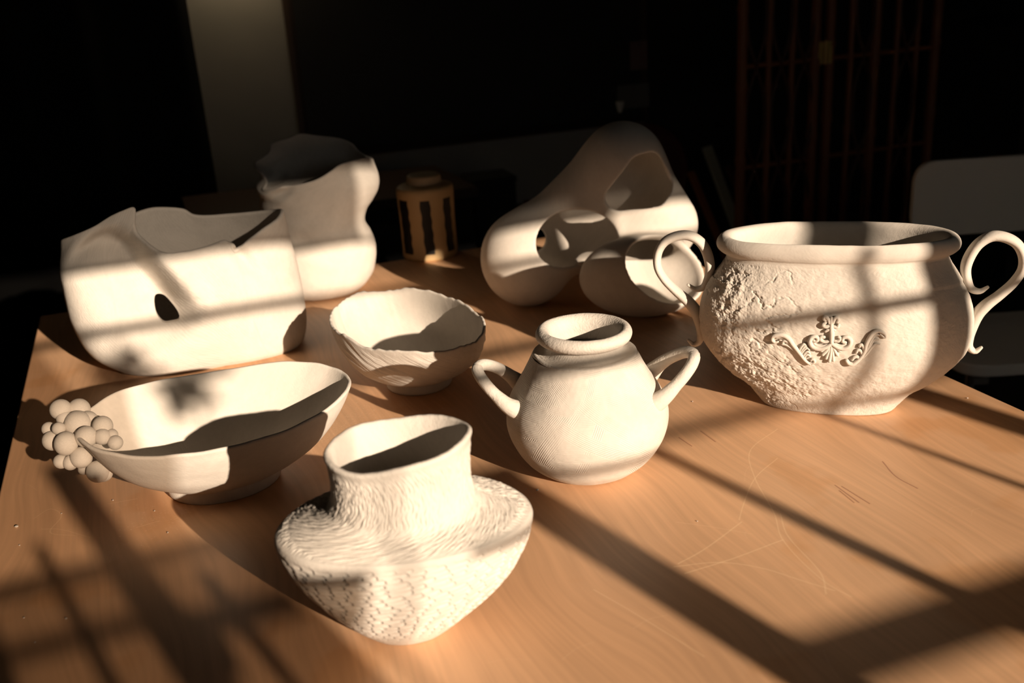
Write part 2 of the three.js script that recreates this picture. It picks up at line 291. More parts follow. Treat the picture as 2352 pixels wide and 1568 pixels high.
// ---------------------------------------------------------------- two-handled honey pot
{
  const t = thing('two_handled_pot', 'small round clay pot with rolled lip and two looped lug handles, comb-scored all over', 'pot', [0.0867, TABLE_Y, -1.1536], -rad(4.3));
  // parallel comb marks in patches of differing direction
  const CW = 1600, CH = 640, patches = [];
  for (let i = 0; i < 520; i++) patches.push({ x: rnd() * CW, y: rnd() * CH, a: rnd() < 0.62 ? (rnd() - 0.5) * 0.25 : rnd() < 0.6 ? -0.75 + (rnd() - 0.5) * 0.4 : 0.9 + rnd() * 0.8, l: 40 + 110 * rnd(), w: 14 + 26 * rnd(), h: rnd() });
  const comb = new Float32Array(CW * CH).fill(0.5);
  for (const q of patches) {
    const c = Math.cos(q.a), s = Math.sin(q.a), R = Math.ceil(q.l);
    for (let dy = -R; dy <= R; dy++) for (let dxx = -R; dxx <= R; dxx++) {
      const u = dxx * c + dy * s, v = -dxx * s + dy * c; if (Math.abs(u) > q.l || Math.abs(v) > q.w) continue;
      const y = Math.round(q.y + dy); if (y < 0 || y >= CH) continue; const x = ((Math.round(q.x + dxx) % CW) + CW) % CW;
      const f = Math.min(1, (q.l - Math.abs(u)) / 16) * Math.min(1, (q.w - Math.abs(v)) / 6);
      const val = 0.5 + 0.42 * Math.cos(v / 5.4 * Math.PI * 2 + 0.5 * n3(dxx * 0.05, dy * 0.05, q.h * 9));
      comb[y * CW + x] = lerp(comb[y * CW + x], val, f * 0.9);
    }
  }
  const combTex = dataTexture(CW, CH, (x, y) => 0.5 + (comb[y * CW + x] - 0.5) * clamp(0.75 + 1.6 * fbm(x * 0.008, y * 0.008, 2.2, 2), 0.2, 1.2) + 0.35 * fbm(x * 0.06, y * 0.06, 3.1, 3) + 0.3 * Math.max(0, fbm(x * 0.02, y * 0.02, 6.6, 3) - 0.1));
  combTex.repeat.set(1 / 0.63, 1 / 0.25); combTex.wrapT = THREE.RepeatWrapping;
  const combed = clay(...CLAY, 0.0006, { bumpMap: combTex });
  const body = [[0, 0], [48, 0], [55, 2], [68, 11], [80, 22], [90, 37], [97.5, 53], [101, 68], [100.5, 84], [96, 99], [88, 114], [79.5, 128], [72.5, 141], [67, 152], [64.5, 157]];
  const wob = (r, y, a) => { const k = 1 + 0.012 * Math.sin(2 * a + 0.6) + 0.008 * Math.sin(3 * a + y * 0.02); return [r * k * Math.cos(a) * 0.001 + 0.0015 * y / 160, y * 0.001, r * k * Math.sin(a) * 0.001]; };
  const fb = (p) => 0.0012 * fbm(p[0] * 30, p[1] * 30, p[2] * 30, 2);
  part('body', turned(body, 160, 110, wob, fb), combed, t);
  // ledge, neck, lip and inside
  const ledge = (r, y, a) => { const up = Math.exp(-Math.pow((Math.atan2(Math.sin(a - 2.75), Math.cos(a - 2.75))) / 0.35, 2)) * sstep(52, 64, r) * 3 * (y < 160 ? 1 : 0); const q = wob(r, y + up, a); return q; };
  part('lip', turned([[64.6, 156.5], [63.5, 159], [60, 160], [54, 160], [49, 162], [46.5, 167], [47, 172], [52, 173.5], [56.5, 176.5], [59, 182], [57, 188], [52, 191], [46.5, 189], [42.5, 184], [41.5, 178], [42, 170], [44, 160], [57, 154]], 128, 90, ledge, (p) => 0.0008 * fbm(p[0] * 40, p[1] * 40, p[2] * 40, 2)), roughClay, t);
  part('inside', turned([[58, 153], [66, 145], [80, 118], [91, 85], [90, 60], [80, 35], [60, 12], [40, 6], [0, 6]], 96, 50, wob), smoothClay, t);
  part('handle', rope(mm([[-66, 94, 26], [-82, 98, 34], [-94, 105, 36], [-106, 115, 32], [-119, 128, 26], [-129, 139, 15], [-132, 143.5, 4], [-125, 143, -8], [-111, 134, -20], [-97, 120, -30], [-84, 105, -36], [-70, 92, -32]]), [0.011, 0.0128, 0.0096, 0.0074, 0.0072, 0.0072, 0.0075, 0.0074, 0.0074, 0.0086, 0.012, 0.018], { n: 70, sides: 18 }), roughClay, t);
  part('handle', rope(mm([[66, 96, 26], [82, 100, 34], [95, 109, 36], [108, 120, 32], [122, 133, 25], [132, 143, 14], [135, 149, 3], [128, 149, -9], [112, 139, -22], [97, 126, -31], [84, 111, -36], [70, 98, -32]]), [0.011, 0.0130, 0.0098, 0.0076, 0.0074, 0.0073, 0.0076, 0.0076, 0.0078, 0.009, 0.0125, 0.018], { n: 70, sides: 18 }), roughClay, t);
}

// ---------------------------------------------------------------- carved squat vase in front
{
  const t = thing('carved_vase', 'squat clay vase in front with wide tilted neck and scale-carved belly', 'vase', [-0.1213, TABLE_Y, -0.8503], rad(8.1));
  const nu = 840, rows = [];
  // rows of level rings: [y, rx, rz, cx, cz, tilt]
  const R = spline([[0, 44, 42], [3, 47, 45], [16, 62, 55], [36, 84, 66], [56, 101, 74], [76, 113, 79], [96, 120.5, 82], [110, 123, 83]], 150);
  const put = (y, rx, rz, cx, tilt, sag = 0) => rows.push([...Array(nu).keys()].map((i) => {
    const a = -ang(i, nu), x = Math.cos(a) * rx + cx, z = Math.sin(a) * rz;
    const w = 1 + 0.012 * Math.sin(2 * a + 1) + 0.01 * Math.sin(3 * a);
    return [x * w * 0.001, (y + tilt * x + sag * Math.sin(a)) * 0.001, z * w * 0.001];
  }));
  for (const [y, rx, rz] of R) put(y, rx, rz, 6.5 * sstep(0, 60, y), -0.012 * sstep(40, 110, y), -2 * sstep(60, 110, y));
  // shoulder inwards, then the neck upwards; last value of each: how much the rim's slant counts
  const Sh = spline([[110, 123], [116, 121], [120, 116], [123, 108], [126, 98], [129, 88], [133, 78], [139, 70], [147, 66.5], [158, 65], [172, 65.5], [185, 67.5], [193, 70]], 190);
  for (let j = 1; j < Sh.length; j++) {
    const [y, r] = Sh[j], k = sstep(124, 195, y), rim = sstep(150, 194, y);
    const rx = r, rz = lerp(83 * r / 123, r * 0.84, sstep(118, 150, y));
    rows.push([...Array(nu).keys()].map((i) => {
      const a = -ang(i, nu), w = 1 + (0.012 * Math.sin(2 * a + 1) + 0.01 * Math.sin(3 * a)) * (1 - k);
      const x = Math.cos(a) * rx + lerp(6.5, 8.5, k), z = Math.sin(a) * rz - 1 * k;
      const lip = rim * (0.062 * x + 2.2 * Math.sin(2 * a + 0.4) + 1.0 * Math.sin(5 * a) + 0.5 * n3(Math.cos(a) * 7, Math.sin(a) * 7, 1));
      const dip = -(1 - k) * sstep(112, 122, y) * (2 + 3 * Math.sin(a));
      return [x * w * 0.001, (y - 0.012 * x * (1 - k) + lip + dip) * 0.001, z * w * 0.001];
    }));
  }
  const carve = (p, u, v) => {
    const y = p[1] * 1000, lower = v < 0.44;
    const s = u * 2 * Math.PI * 100; // millimetres round the belly
    if (lower) {
      const t1 = sstep(6, 30, y) * (1 - 0.85 * sstep(104, 112, y));
      const wy = y + 2.2 * n3(Math.cos(u * 6.283) * 3, y * 0.03, Math.sin(u * 6.283) * 3) + 2.5 * Math.sin(u * 6.283 * 2);
      const rowH = 5.0, rI = Math.floor(wy / rowH), nC = 38, off = (Math.sin(rI * 127.1) * 43758.5) % 1;
      const cc = u * nC + off + 0.3 * n3(Math.cos(u * 6.283) * 9, rI * 1.37, Math.sin(u * 6.283) * 9) + 0.5 * n3(Math.cos(u * 6.283) * 3, rI * 0.71 + 5, Math.sin(u * 6.283) * 3), f = cc - Math.floor(cc), fy = wy / rowH - rI;
      // gouges: each deepens along its length and stops at a rounded end
      const edge = 0.78 + 0.18 * Math.cos((fy - 0.5) * 3.1), bowl = 1 - 0.75 * Math.pow(2 * fy - 1, 2);
      const cutD = f < edge ? Math.pow(f / edge, 1.2) * bowl : 0;
      return -0.0024 * t1 * cutD + 0.0003 * fbm(p[0] * 60, p[1] * 60, p[2] * 60, 2);
    }
    const up = sstep(0.47, 0.52, v) * (1 - 0.9 * sstep(0.93, 0.985, v));
    const r = Math.hypot(p[0] - 0.007, p[2] * 1.3) * 1000, along = v * 215, kk = s * (0.45 + 0.55 * clamp(r / 110, 0, 1));
    const q = n3(kk * 0.42 + 1.4 * n3(kk * 0.05, along * 0.06, 2), along * 0.085, 4.4), q2 = n3(kk * 0.8, along * 0.16, 9.1);
    return up * (0.0018 * (0.5 - Math.abs(q)) * 1.3 + 0.0007 * q2) + 0.0003 * fbm(p[0] * 90, p[1] * 90, p[2] * 90, 2);
  };
  part('body', shell(rows.map((r) => r), 0.0055, carve), clay(...CLAY, 0.0004), t);
}

// ---------------------------------------------------------------- round footed bowl
{
  const t = thing('footed_bowl', 'round clay bowl with uneven rim and carved facets on a low foot ring', 'bowl', [-0.1508, TABLE_Y, -1.475], rad(5.8));
  const nu = 300, pr = spline([[47, 0], [48, 2], [48.5, 8], [50, 14.5], [57, 17], [69, 22.5], [84.5, 32], [98, 45], [109, 61], [117, 81], [121, 100], [122, 108]], 120);
  const rows = pr.map(([r, y]) => [...Array(nu).keys()].map((i) => {
    const a = -ang(i, nu), k = sstep(9, 108, y), c = Math.cos(a), s = Math.sin(a);
    const rim = k * k * (4 * c - 12.5 * s + 1.6 * Math.sin(5 * a + 1) + 1.5 * Math.sin(8 * a + 0.5) + 2 * n3(c * 5, s * 5, 3) + 2.2 * n3(c * 12, s * 12, 6));
    const w = 1 + k * (0.014 * Math.sin(3 * a) + 0.012 * Math.sin(2 * a + 1));
    return [(r * w * c * (1 - 0.03 * k) - 13 * k) * 0.001, (y + rim) * 0.001, (r * w * s + 0.5 * k * r * c) * 0.001];
  }));
  const facet = (p, u, v) => { const s = u * 700, al = v * 110; const m = sstep(0.25, 0.35, v) * (1 - sstep(0.9, 1, v)); return m * (0.0014 * n3((s * 0.9 + al * 1.2) * 0.028, al * 0.012, 3) + 0.0011 * n3((s + al * 1.3) * 0.07, al * 0.02, 8) + 0.0007 * n3((s + al * 1.4) * 0.3, al * 0.03, 1)); };
  part('bowl_wall', shell(rows.slice(18), 0.0045, facet), smoothClay, t);
  part('foot_ring', turned([[0, 4], [40, 4], [44, 0.6], [46, 0], [50.5, 0.4], [52, 3], [51, 10], [50, 16], [42, 18], [0, 18]], 120, 40, (r, y, a) => [r * Math.cos(a) * 0.001, y * 0.001, r * Math.sin(a) * 0.001]), smoothClay, t);
}

// ---------------------------------------------------------------- oval bowl with a bunch of grapes
{
  const t = thing('oval_bowl', 'long oval clay bowl with a bunch of modelled grapes hanging on its left end', 'bowl', [-0.3904, TABLE_Y, -1.1741], rad(18.4));
  const nu = 280, pr = spline([[69, 0], [71, 2], [72.5, 8], [73, 15.5], [79, 18], [90, 23], [106, 31], [128, 46], [148, 68], [163, 92], [171, 108]], 120);
  const rows = pr.map(([r, y]) => [...Array(nu).keys()].map((i) => {
    const a = -ang(i, nu), k = sstep(5, 100, y), c = Math.cos(a), s = Math.sin(a);
    const pw = (v, n) => Math.sign(v) * Math.pow(Math.abs(v), 2 / n);
    const n = lerp(2, s > 0 ? 1.85 : 2.35, k), rz = lerp(56, s > 0 ? 118 : 88, clamp((r - 72) / 99, 0, 1));
    let x = pw(c, n) * r + lerp(5, 12, k), z = pw(s, n) * rz;
    if (c < 0) z -= k * 6 * c * c; // the left end is drawn to a keel
    const rim = k * k * k * ((s > 0 ? -9 : -17) * s + 2.5 * Math.sin(2 * a + 0.8) + 1.4 * Math.sin(5 * a) + 1.5 * n3(c * 4, s * 4, 2) - 4 * sstep(0.5, 1, -c));
    return [x * 0.001, (y + rim) * 0.001, z * 0.001];
  }));
  part('bowl_wall', shell(rows, 0.005, (p) => 0.0012 * fbm(p[0] * 14, p[1] * 30, p[2] * 14, 2)), smoothClay, t);
  const G = [[-168, 141, 13, -40], [-148, 137, 13.5, -46], [-166, 129, 10, -32], [-153, 118, 16.5, -22], [-141, 120, 12, -28], [-186, 119, 8.5, -30], [-175, 117, 8, -12], [-185, 103, 12, -16], [-171, 96, 14, 4], [-147, 100, 13, 6], [-126, 110, 12, -6], [-129, 96, 10, 8], [-118, 96, 7.5, 4], [-181, 74, 9, 2], [-171, 70, 9, 8], [-158, 74, 13, 10], [-143, 51, 13.5, 18], [-137, 48, 11, 14], [-158, 58, 7, 8], [-116, 85, 9, 14]];
  const sphere = new THREE.SphereGeometry(1, 26, 18);
  G.forEach(([x, h, r, z], i) => {
    const m = part('grape', sphere, smoothClay, t); const k = 1 - z / 1240;
    m.position.set(x * k * 0.001, (h + z * (600 - h) / 1237) * 0.001, z * 0.001); m.scale.set(r * 0.001, r * (1.02 + 0.1 * rnd()) * 0.001, r * 0.00102); m.rotation.set(rnd(), rnd() * 3, rnd() - 0.5);
  });
}

// ---------------------------------------------------------------- big flattened pot with scroll handles and moulded crest
{
  const t = thing('ornate_pot', 'wide flattened clay pot with rolled lip, scroll handles and a moulded crest', 'pot', [0.4513, TABLE_Y, -1.293], -rad(19.2));
  const FL = 0.45, cx = -12;
  const bend = (r, y, a) => { const w = 1 + 0.012 * Math.sin(3 * a + 0.4) + 0.008 * Math.sin(2 * a); const n = 2.25, c = Math.cos(a), s = Math.sin(a), pw = (v) => Math.sign(v) * Math.pow(Math.abs(v), 2 / n); return [(pw(c) * r * w + cx) * 0.001, (y + (y > 190 ? 0.018 * r * c : 0)) * 0.001, pw(s) * r * FL * w * 0.001]; };
  const patch = (x, y) => { // where the plaster is broken: upper left, left middle and lower left
    const g = (a, b, sa, sb) => Math.exp(-Math.pow((x - a) / sa, 2) - Math.pow((y - b) / sb, 2));
    return clamp(g(-142, 186, 22, 16) + g(-146, 148, 18, 22) + 0.9 * g(-118, 70, 45, 24) + 0.55 * g(-88, 46, 50, 14) + 0.3 * g(-100, 120, 45, 55) + 0.25 * g(-30, 60, 60, 25), 0, 1);
  };
  const plaster = (p, u, v, n) => {
    if (n[1] > 0.9 || p[1] > 0.215 || p[2] < -0.02 || p[1] < 0.004) return 0;
    const x = p[0] * 1000, y = p[1] * 1000, m = patch(x, y);
    const lump = fbm(x * 0.09, y * 0.09, p[2] * 60, 4), pit = Math.abs(n3(x * 0.16, y * 0.16, 3)), fine = fbm(x * 0.45, y * 0.45, 7, 3);
    const crack = Math.max(0, 0.05 - Math.abs(fbm(x * 0.035 + 3, y * 0.035, 11, 4))) * 20 * sstep(0.0, 0.25, fbm(x * 0.02, y * 0.02, 21, 2) + 0.12) * sstep(60, -140, x);
    return m * (0.0042 * lump + 0.0016 * (pit - 0.3) + 0.0012 * fine) + 0.0007 * fine * sstep(140, -160, x) + 0.0009 * lump - 0.0022 * crack * (0.35 + 0.65 * sstep(60, -120, x));
  };
  const prof = [[0, 0], [82, 0], [88, 1.5], [94, 9], [110, 28], [138, 50], [160, 73], [174, 95], [179, 122], [177.5, 148], [171, 170], [158, 194], [146, 212], [142, 220]];
  part('body', turned(prof, 760, 330, bend, plaster), roughClay, t);
  part('lip', turned([[142, 218], [142.5, 223], [149, 227], [154, 232], [155.5, 238], [153, 245], [147, 249], [140, 247.5], [135, 242], [134, 234], [136, 224], [139, 214]], 220, 70, bend, (p) => 0.0016 * fbm(p[0] * 22, p[1] * 30, p[2] * 22, 2)), smoothClay, t);
  part('inside', turned([[139, 215], [150, 196], [164, 170], [171, 145], [172, 122], [166, 96], [150, 70], [120, 45], [92, 18], [60, 8], [0, 8]], 120, 60, bend), smoothClay, t);
  const scroll = [[181, 180], [172, 174], [162, 177], [155, 190], [152.5, 206], [157, 224], [166, 239], [180, 248], [196, 246.5], [210, 238], [218, 223], [219, 206], [211, 188], [196, 170], [181, 155], [172, 142], [167.5, 126], [165, 108], [167, 95], [174, 90], [181, 96]];
  const rr = [0.002, 0.0042, 0.006, 0.0068, 0.007, 0.0068, 0.0066, 0.0066, 0.0066, 0.0064, 0.006, 0.0056, 0.0058, 0.006, 0.0064, 0.0074, 0.0078, 0.0068, 0.0058, 0.0045, 0.002];
  part('handle', rope(mm(scroll.map(([x, y]) => [x, y, 0])), rr, { n: 120, sides: 18, flat: 1.7 }), smoothClay, t);
  part('handle', rope(mm(scroll.map(([x, y]) => [-24 - x - 0.14 * Math.max(0, x - 165), y - 10 + (y > 215 ? 4 : 0), 0])), rr, { n: 120, sides: 18, flat: 1.7, axis: [0, 0, -1] }), smoothClay, t);
  // moulded crest: ropes of clay half sunk into the wall
  const py = prof.slice(2).map((p) => p[1]), px = prof.slice(2).map((p) => p[0]);
  const on = ([x, y], lift = 0) => { const rx = interp(py, px, y), q = Math.pow(Math.abs((x - cx) / rx), 2.25); return [x, y, FL * rx * Math.pow(Math.max(0, 1 - q), 1 / 2.25) + 1.2 + lift]; };
  const relief = (list) => merged(list.map(([pts, r, lift = 0.6]) => rope(mm(pts.map((p) => on(p, lift))), r.map((v) => v * 0.0012), { n: Math.max(14, pts.length * 5), sides: 10, flat: 1.15 })));
  part('scroll_relief', relief([
    [[[-76.4, 119.7], [-79.8, 118.3], [-83.9, 121.7], [-82.7, 126.5], [-77.5, 129.0], [-69.7, 129.4], [-62.7, 125.5], [-57.3, 117.9], [-51.9, 110.7], [-46.5, 103.3], [-40.3, 95.1], [-34.2, 90.0]], [1.2, 2.2, 2.8, 2.8, 2.8, 2.6, 2.4, 2.2, 1.8, 1.4], 1.4],
    [[[-78, 125], [-70, 125.6], [-63.5, 121], [-57, 113], [-50, 104]], [1.2, 1.6, 1.6, 1.5, 1]], [[[-74, 122], [-68, 121.5], [-62, 117], [-55, 108]], [1, 1.4, 1.4, 0.9]],
    [[[-70.2, 118.0], [-68.6, 121.6], [-64.3, 121.6], [-59.0, 116.7], [-53.6, 109.5]], [1.8, 2.2, 2, 1.5, 1]], [[[-71.1, 116.4], [-65.9, 116.0], [-58.8, 111.9], [-51.7, 104.8]], [1.3, 1.6, 1.4, 1]],
    [[[-48.0, 109.1], [-46.1, 115.1], [-42.8, 118.8], [-40.2, 117.5]], [1.2, 1.5, 1.6, 1.4]], [[[-46.5, 106], [-44, 112.5], [-40.8, 116], [-38.4, 114.5]], [1.1, 1.4, 1.5, 1.3]], [[[-45.7, 104.4], [-42.5, 110.5], [-38.4, 113.8], [-36.1, 111.1]], [1.1, 1.4, 1.5, 1.3]],
    [[[-43, 100], [-41, 106], [-37.5, 108.5], [-35, 106]], [1, 1.3, 1.4, 1.2]], [[[-41.2, 97.0], [-40.5, 102.0], [-37.2, 104.2], [-34.5, 101.5]], [1, 1.4, 1.5, 1.4]], [[[-35.9, 91.4], [-30.8, 91.8], [-28.4, 95.1], [-31.0, 97.9], [-33.1, 95.8]], [1.4, 1.7, 1.8, 1.7, 1.4]]]), smoothClay, t);
  part('crest_relief', relief([
    [[[-10.1, 156.9], [-9.4, 143.6], [-8.6, 134.5], [-8.5, 123.6]], [1.6, 2.6, 3, 2.4], 1.2],
    [[[-8.8, 121.6], [-15.7, 116.4], [-24.0, 113.9], [-31.7, 116.3], [-35.3, 122.8], [-33.4, 128.9], [-28.5, 130.7], [-25.4, 127.6], [-27.8, 124.3], [-30.7, 124.9]], [2.2, 2.6, 2.8, 2.8, 2.6, 2.2, 1.8], 1.2],
    [[[-12, 121], [-20, 117.8], [-28, 119], [-31.5, 124]], [1.2, 1.6, 1.6, 1.2]],
    [[[-11.9, 125.2], [-17.7, 124.0], [-22.0, 126.4], [-21.7, 130.1], [-18.0, 130.3]], [1.8, 2, 2, 1.8]], [[[-7.6, 121.7], [-0.8, 117.3], [6.8, 115.6], [13.2, 119.7], [15.3, 126.3], [11.7, 131.6], [6.0, 130.6], [5.5, 125.1], [8.8, 124.3]], [2.2, 2.6, 2.6, 2.6, 2.4, 2, 1.8], 1.2],
    [[[-4, 122], [3, 119.4], [9.5, 122]], [1.2, 1.6, 1.2]],
    [[[-4.5, 125.6], [-0.3, 125.8], [2.8, 129.5], [0.2, 131.2]], [1.5, 1.9, 1.9, 1.6]], [[[-12.0, 146.2], [-17.8, 145.0], [-20.0, 147.6], [-17.2, 150.4]], [1.8, 2.2, 2.2, 1.8], 1.2], [[[-12.2, 149.8], [-14.1, 155.0], [-17.6, 158.3], [-19.5, 155.1], [-17.3, 153.1]], [1.6, 2, 2.2, 2, 1.6], 1.6],
    [[[-8.1, 149.9], [-5.9, 156.2], [-3.5, 158.0], [-1.3, 154.6], [-2.4, 151.9]], [1.6, 2, 2.1, 1.8], 1.2], [[[-7.0, 145.5], [-2.1, 144.8], [-0.6, 148.5]], [1.7, 2, 1.7], 1],
    [[[-9.2, 120.6], [-14.9, 116.5], [-20.5, 111.3]], [1.2, 2, 2.2]], [[[-8.8, 120.7], [-13.1, 112.7], [-18.6, 105.6]], [1.2, 1.9, 2.1]], [[[-8.6, 120.7], [-11.3, 109.9], [-14.2, 100.6]], [1.2, 1.8, 2]], [[[-8.4, 120.7], [-8.7, 108.1], [-9.9, 96.9]], [1.3, 1.8, 2.2], 1], [[[-8.0, 120.7], [-6.2, 108.2], [-4.9, 97.7]], [1.2, 1.8, 1.8]], [[[-7.6, 120.7], [-3.9, 112.3], [-0.2, 105.7]], [1.2, 1.8, 1.9]], [[[-7.1, 120.8], [-2.4, 116.2], [2.8, 112.1]], [1.2, 1.8, 1.9]],
    [[[-16.7, 138.6], [-13.5, 140.7], [-9.4, 141.8], [-5.2, 141.0]], [1.6, 2, 2.2, 1.6], 1]]), smoothClay, t);
  part('scroll_relief', relief([
    [[[50.6, 136.6], [56.6, 132.0], [57.2, 135.6], [52.0, 140.2], [47.1, 141.1], [41.6, 137.5], [37.2, 130.3], [34.4, 122.1], [33.2, 113.5], [29.6, 104.7], [24.2, 97.9], [19.4, 93.9], [14.4, 94.6], [11.7, 98.5]], [1, 1.4, 2, 2.5, 2.6, 2.4, 2.2, 2, 2, 2.3, 2.6, 2.2], 1.2],
    [[[50.6, 123.0], [45.7, 123.1], [41.1, 118.3], [36.7, 110.6], [31.4, 102.8]], [1, 1.6, 1.6, 1.4, 1]], [[[50, 135.5], [45, 135.5], [40.5, 128.5], [37.5, 119], [34, 109]], [0.9, 1.5, 1.7, 1.5, 1]], [[[49, 129], [44, 129], [40, 122], [36, 113]], [0.8, 1.3, 1.4, 1]],
    [[[32.4, 113.4], [30.4, 120.1], [27.8, 122.0], [26.4, 119.1]], [1.5, 1.8, 1.8, 1.5]], [[[30.3, 107.7], [27.5, 113.4], [25.0, 114.3], [22.7, 110.3]], [1.5, 1.8, 1.8, 1.5]], [[[27.3, 101.8], [23.8, 104.6], [20.6, 103.6], [18.3, 99.7]], [1.6, 2, 2, 1.6]]]), smoothClay, t);
}

// ---------------------------------------------------------------- folded slab vessel on the left
function loft(curves, nu, nv) { // closed key curves (each nu points), splined upwards
  const rows = [...Array(nv)].map(() => []);
  for (let i = 0; i < nu; i++) { const s = new THREE.CatmullRomCurve3(curves.map((c) => new THREE.Vector3(...c[i])), false, 'centripetal').getPoints(nv - 1); s.forEach((v, j) => rows[j].push([v.x, v.y, v.z])); }
  return rows;
}
const oval = (nu, y, x0, x1, zb, zf, n = 2.4) => [...Array(nu).keys()].map((i) => { const a = -ang(i, nu), c = Math.cos(a), s = Math.sin(a), pw = (v) => Math.sign(v) * Math.pow(Math.abs(v), 2 / n), m = (x0 + x1) / 2; return [m + pw(c) * (c > 0 ? x1 - m : m - x0), y, pw(s) * (s > 0 ? zf : zb)]; });
function rimCurve(nu, pts) { // control points given with their own angle order, starting on the right and going towards the back
  const c = new THREE.CatmullRomCurve3(pts.map((p) => new THREE.Vector3(...p)), true, 'centripetal');
  return c.getSpacedPoints(nu).slice(0, nu).map((v) => [v.x, v.y, v.z]);
}
{
  const t = thing('folded_vessel', 'broad folded clay slab vessel at the left with a torn hole and jagged open top', 'vessel', [-0.5386, TABLE_Y, -1.70], rad(17.7));
  const nu = 320, nv = 150;
  const rim = rimCurve(nu, [[158, 236, 15], [148, 229, -35], [80, 223, -78], [24, 225, -88], [8, 229, -90], [-5, 239, -90], [-34, 246, -90], [-66, 249, -88], [-120, 240, -70], [-175, 232, -42], [-209, 229, -8], [-188, 239, 14], [-152, 252, 28], [-123, 267, 34], [-103, 274, 38], [-86, 277, 40], [-86, 262, 50], [-91, 241, 62], [-79, 225, 78], [-58, 212, 88], [-14, 206, 95], [15, 209, 97], [45, 214, 97], [53, 212, 97], [62, 194, 98], [86, 208, 92], [115, 221, 80], [146, 230, 52]]);
  // angles of the rim points keep the rows below lined up with it
  const at = (y, x0, x1, zb, zf, n) => rim.map((p) => { const m = (x0 + x1) / 2, a = Math.atan2(p[2] / 95, (p[0] + 25) / 185), c = Math.cos(a), s = Math.sin(a), pw = (v) => Math.sign(v) * Math.pow(Math.abs(v), 2 / n); return [m + pw(c) * (c > 0 ? x1 - m : m - x0), y, pw(s) * (s > 0 ? zf : zb)]; });
  let rows = loft([at(0, -150, 156, 88, 98, 3.2), at(8, -165, 163, 94, 104, 3.1), at(35, -198, 171, 104, 112, 2.8), at(90, -218, 172, 108, 114, 2.6), at(150, -221, 168, 104, 110, 2.5), at(190, -218, 163, 98, 104, 2.4), rim], nu, nv);
  const fold = (p) => { // signed distance to the fold, which slants down to the right, and the share of its length
    const ex = 0.473, ey = -0.881, wx = p[0] + 84, wy = p[1] - 240, al = wx * ex + wy * ey;
    return [-(wx * ey - wy * ex) - 5 * Math.sin(clamp(al / 182, 0, 1) * Math.PI), al / 182];
  };
  rows = rows.map((r) => r.map((p) => {
    let [x, y, z] = p;
    if (z > 20) {
      const [d, al] = fold(p), k = 1 - sstep(0.55, 1, al), w = sstep(20, 60, z);
      z -= w * k * 62 * (1 - sstep(-44, 5, d)) * Math.exp(-Math.pow(Math.min(0, d + 40) / 62, 2)) * (1 - sstep(215, 268, y));
      z += w * k * 11 * Math.exp(-Math.pow((d - 12) / 16, 2)) * (1 - sstep(215, 268, y));
      const hr = Math.hypot((x + 66) / 1.0, (y - 103) / 1.15); z -= w * 13 * Math.exp(-Math.pow(hr / 36, 2));
      // the dart under the notch
      const nx = Math.abs(x - 66 - (194 - y) * 0.55); z -= w * 13 * Math.exp(-Math.pow(nx / 16, 2)) * sstep(130, 190, y);
      z += w * 6 * Math.sin(x * 0.018 + 0.5) * sstep(20, 90, y);
    }
    return [x * 0.001, y * 0.001, z * 0.001];
  }));
  const finger = (p) => 0.0012 * fbm(p[0] * 26, p[1] * 26, p[2] * 26, 3) + (p[2] > 0.03 ? 0.0016 * fbm(p[0] * 110, p[1] * 60, 4, 2) * Math.exp(-Math.pow(Math.hypot(p[0] + 0.0, p[1] - 0.112) / 0.035, 2)) * 2.4 : 0);
  let g = shell(rows, 0.0075, finger);
  const wall = new Brush(g); wall.updateMatrixWorld();
  const holeShape = new THREE.Shape(spline([[-68, 131], [-57, 130], [-46, 118], [-38, 104], [-39, 94], [-52, 90], [-62, 90], [-70, 100], [-72, 114]].map((p) => [p[0] * 0.00108 - 0.003, p[1] * 0.001 - 0.004]), 40, true).map((p) => new THREE.Vector2(p[0], p[1])));
  const cut = new Brush(new THREE.ExtrudeGeometry(holeShape, { depth: 0.12, bevelEnabled: false }).translate(0, 0, 0.03)); cut.updateMatrixWorld();
  const ev = new Evaluator(); ev.attributes = ['position', 'normal', 'uv']; ev.useGroups = false;
  g = ev.evaluate(wall, cut, SUBTRACTION).geometry;
  const lines = dataTexture(512, 512, (x, y) => 0.5 + 0.22 * Math.sin((x * 0.6 + y * 0.35 + 14 * tile(x, y, 512, 5, 3)) * Math.PI * 2 / 9) * (0.4 + 0.8 * tile(x, y, 512, 4, 7)) + 0.5 * tile(x, y, 512, 40, 1), { repeat: [1 / 0.16, 1 / 0.16] });
  part('body', g, clay(...CLAY, 0.0006, { bumpMap: lines }), t);
}

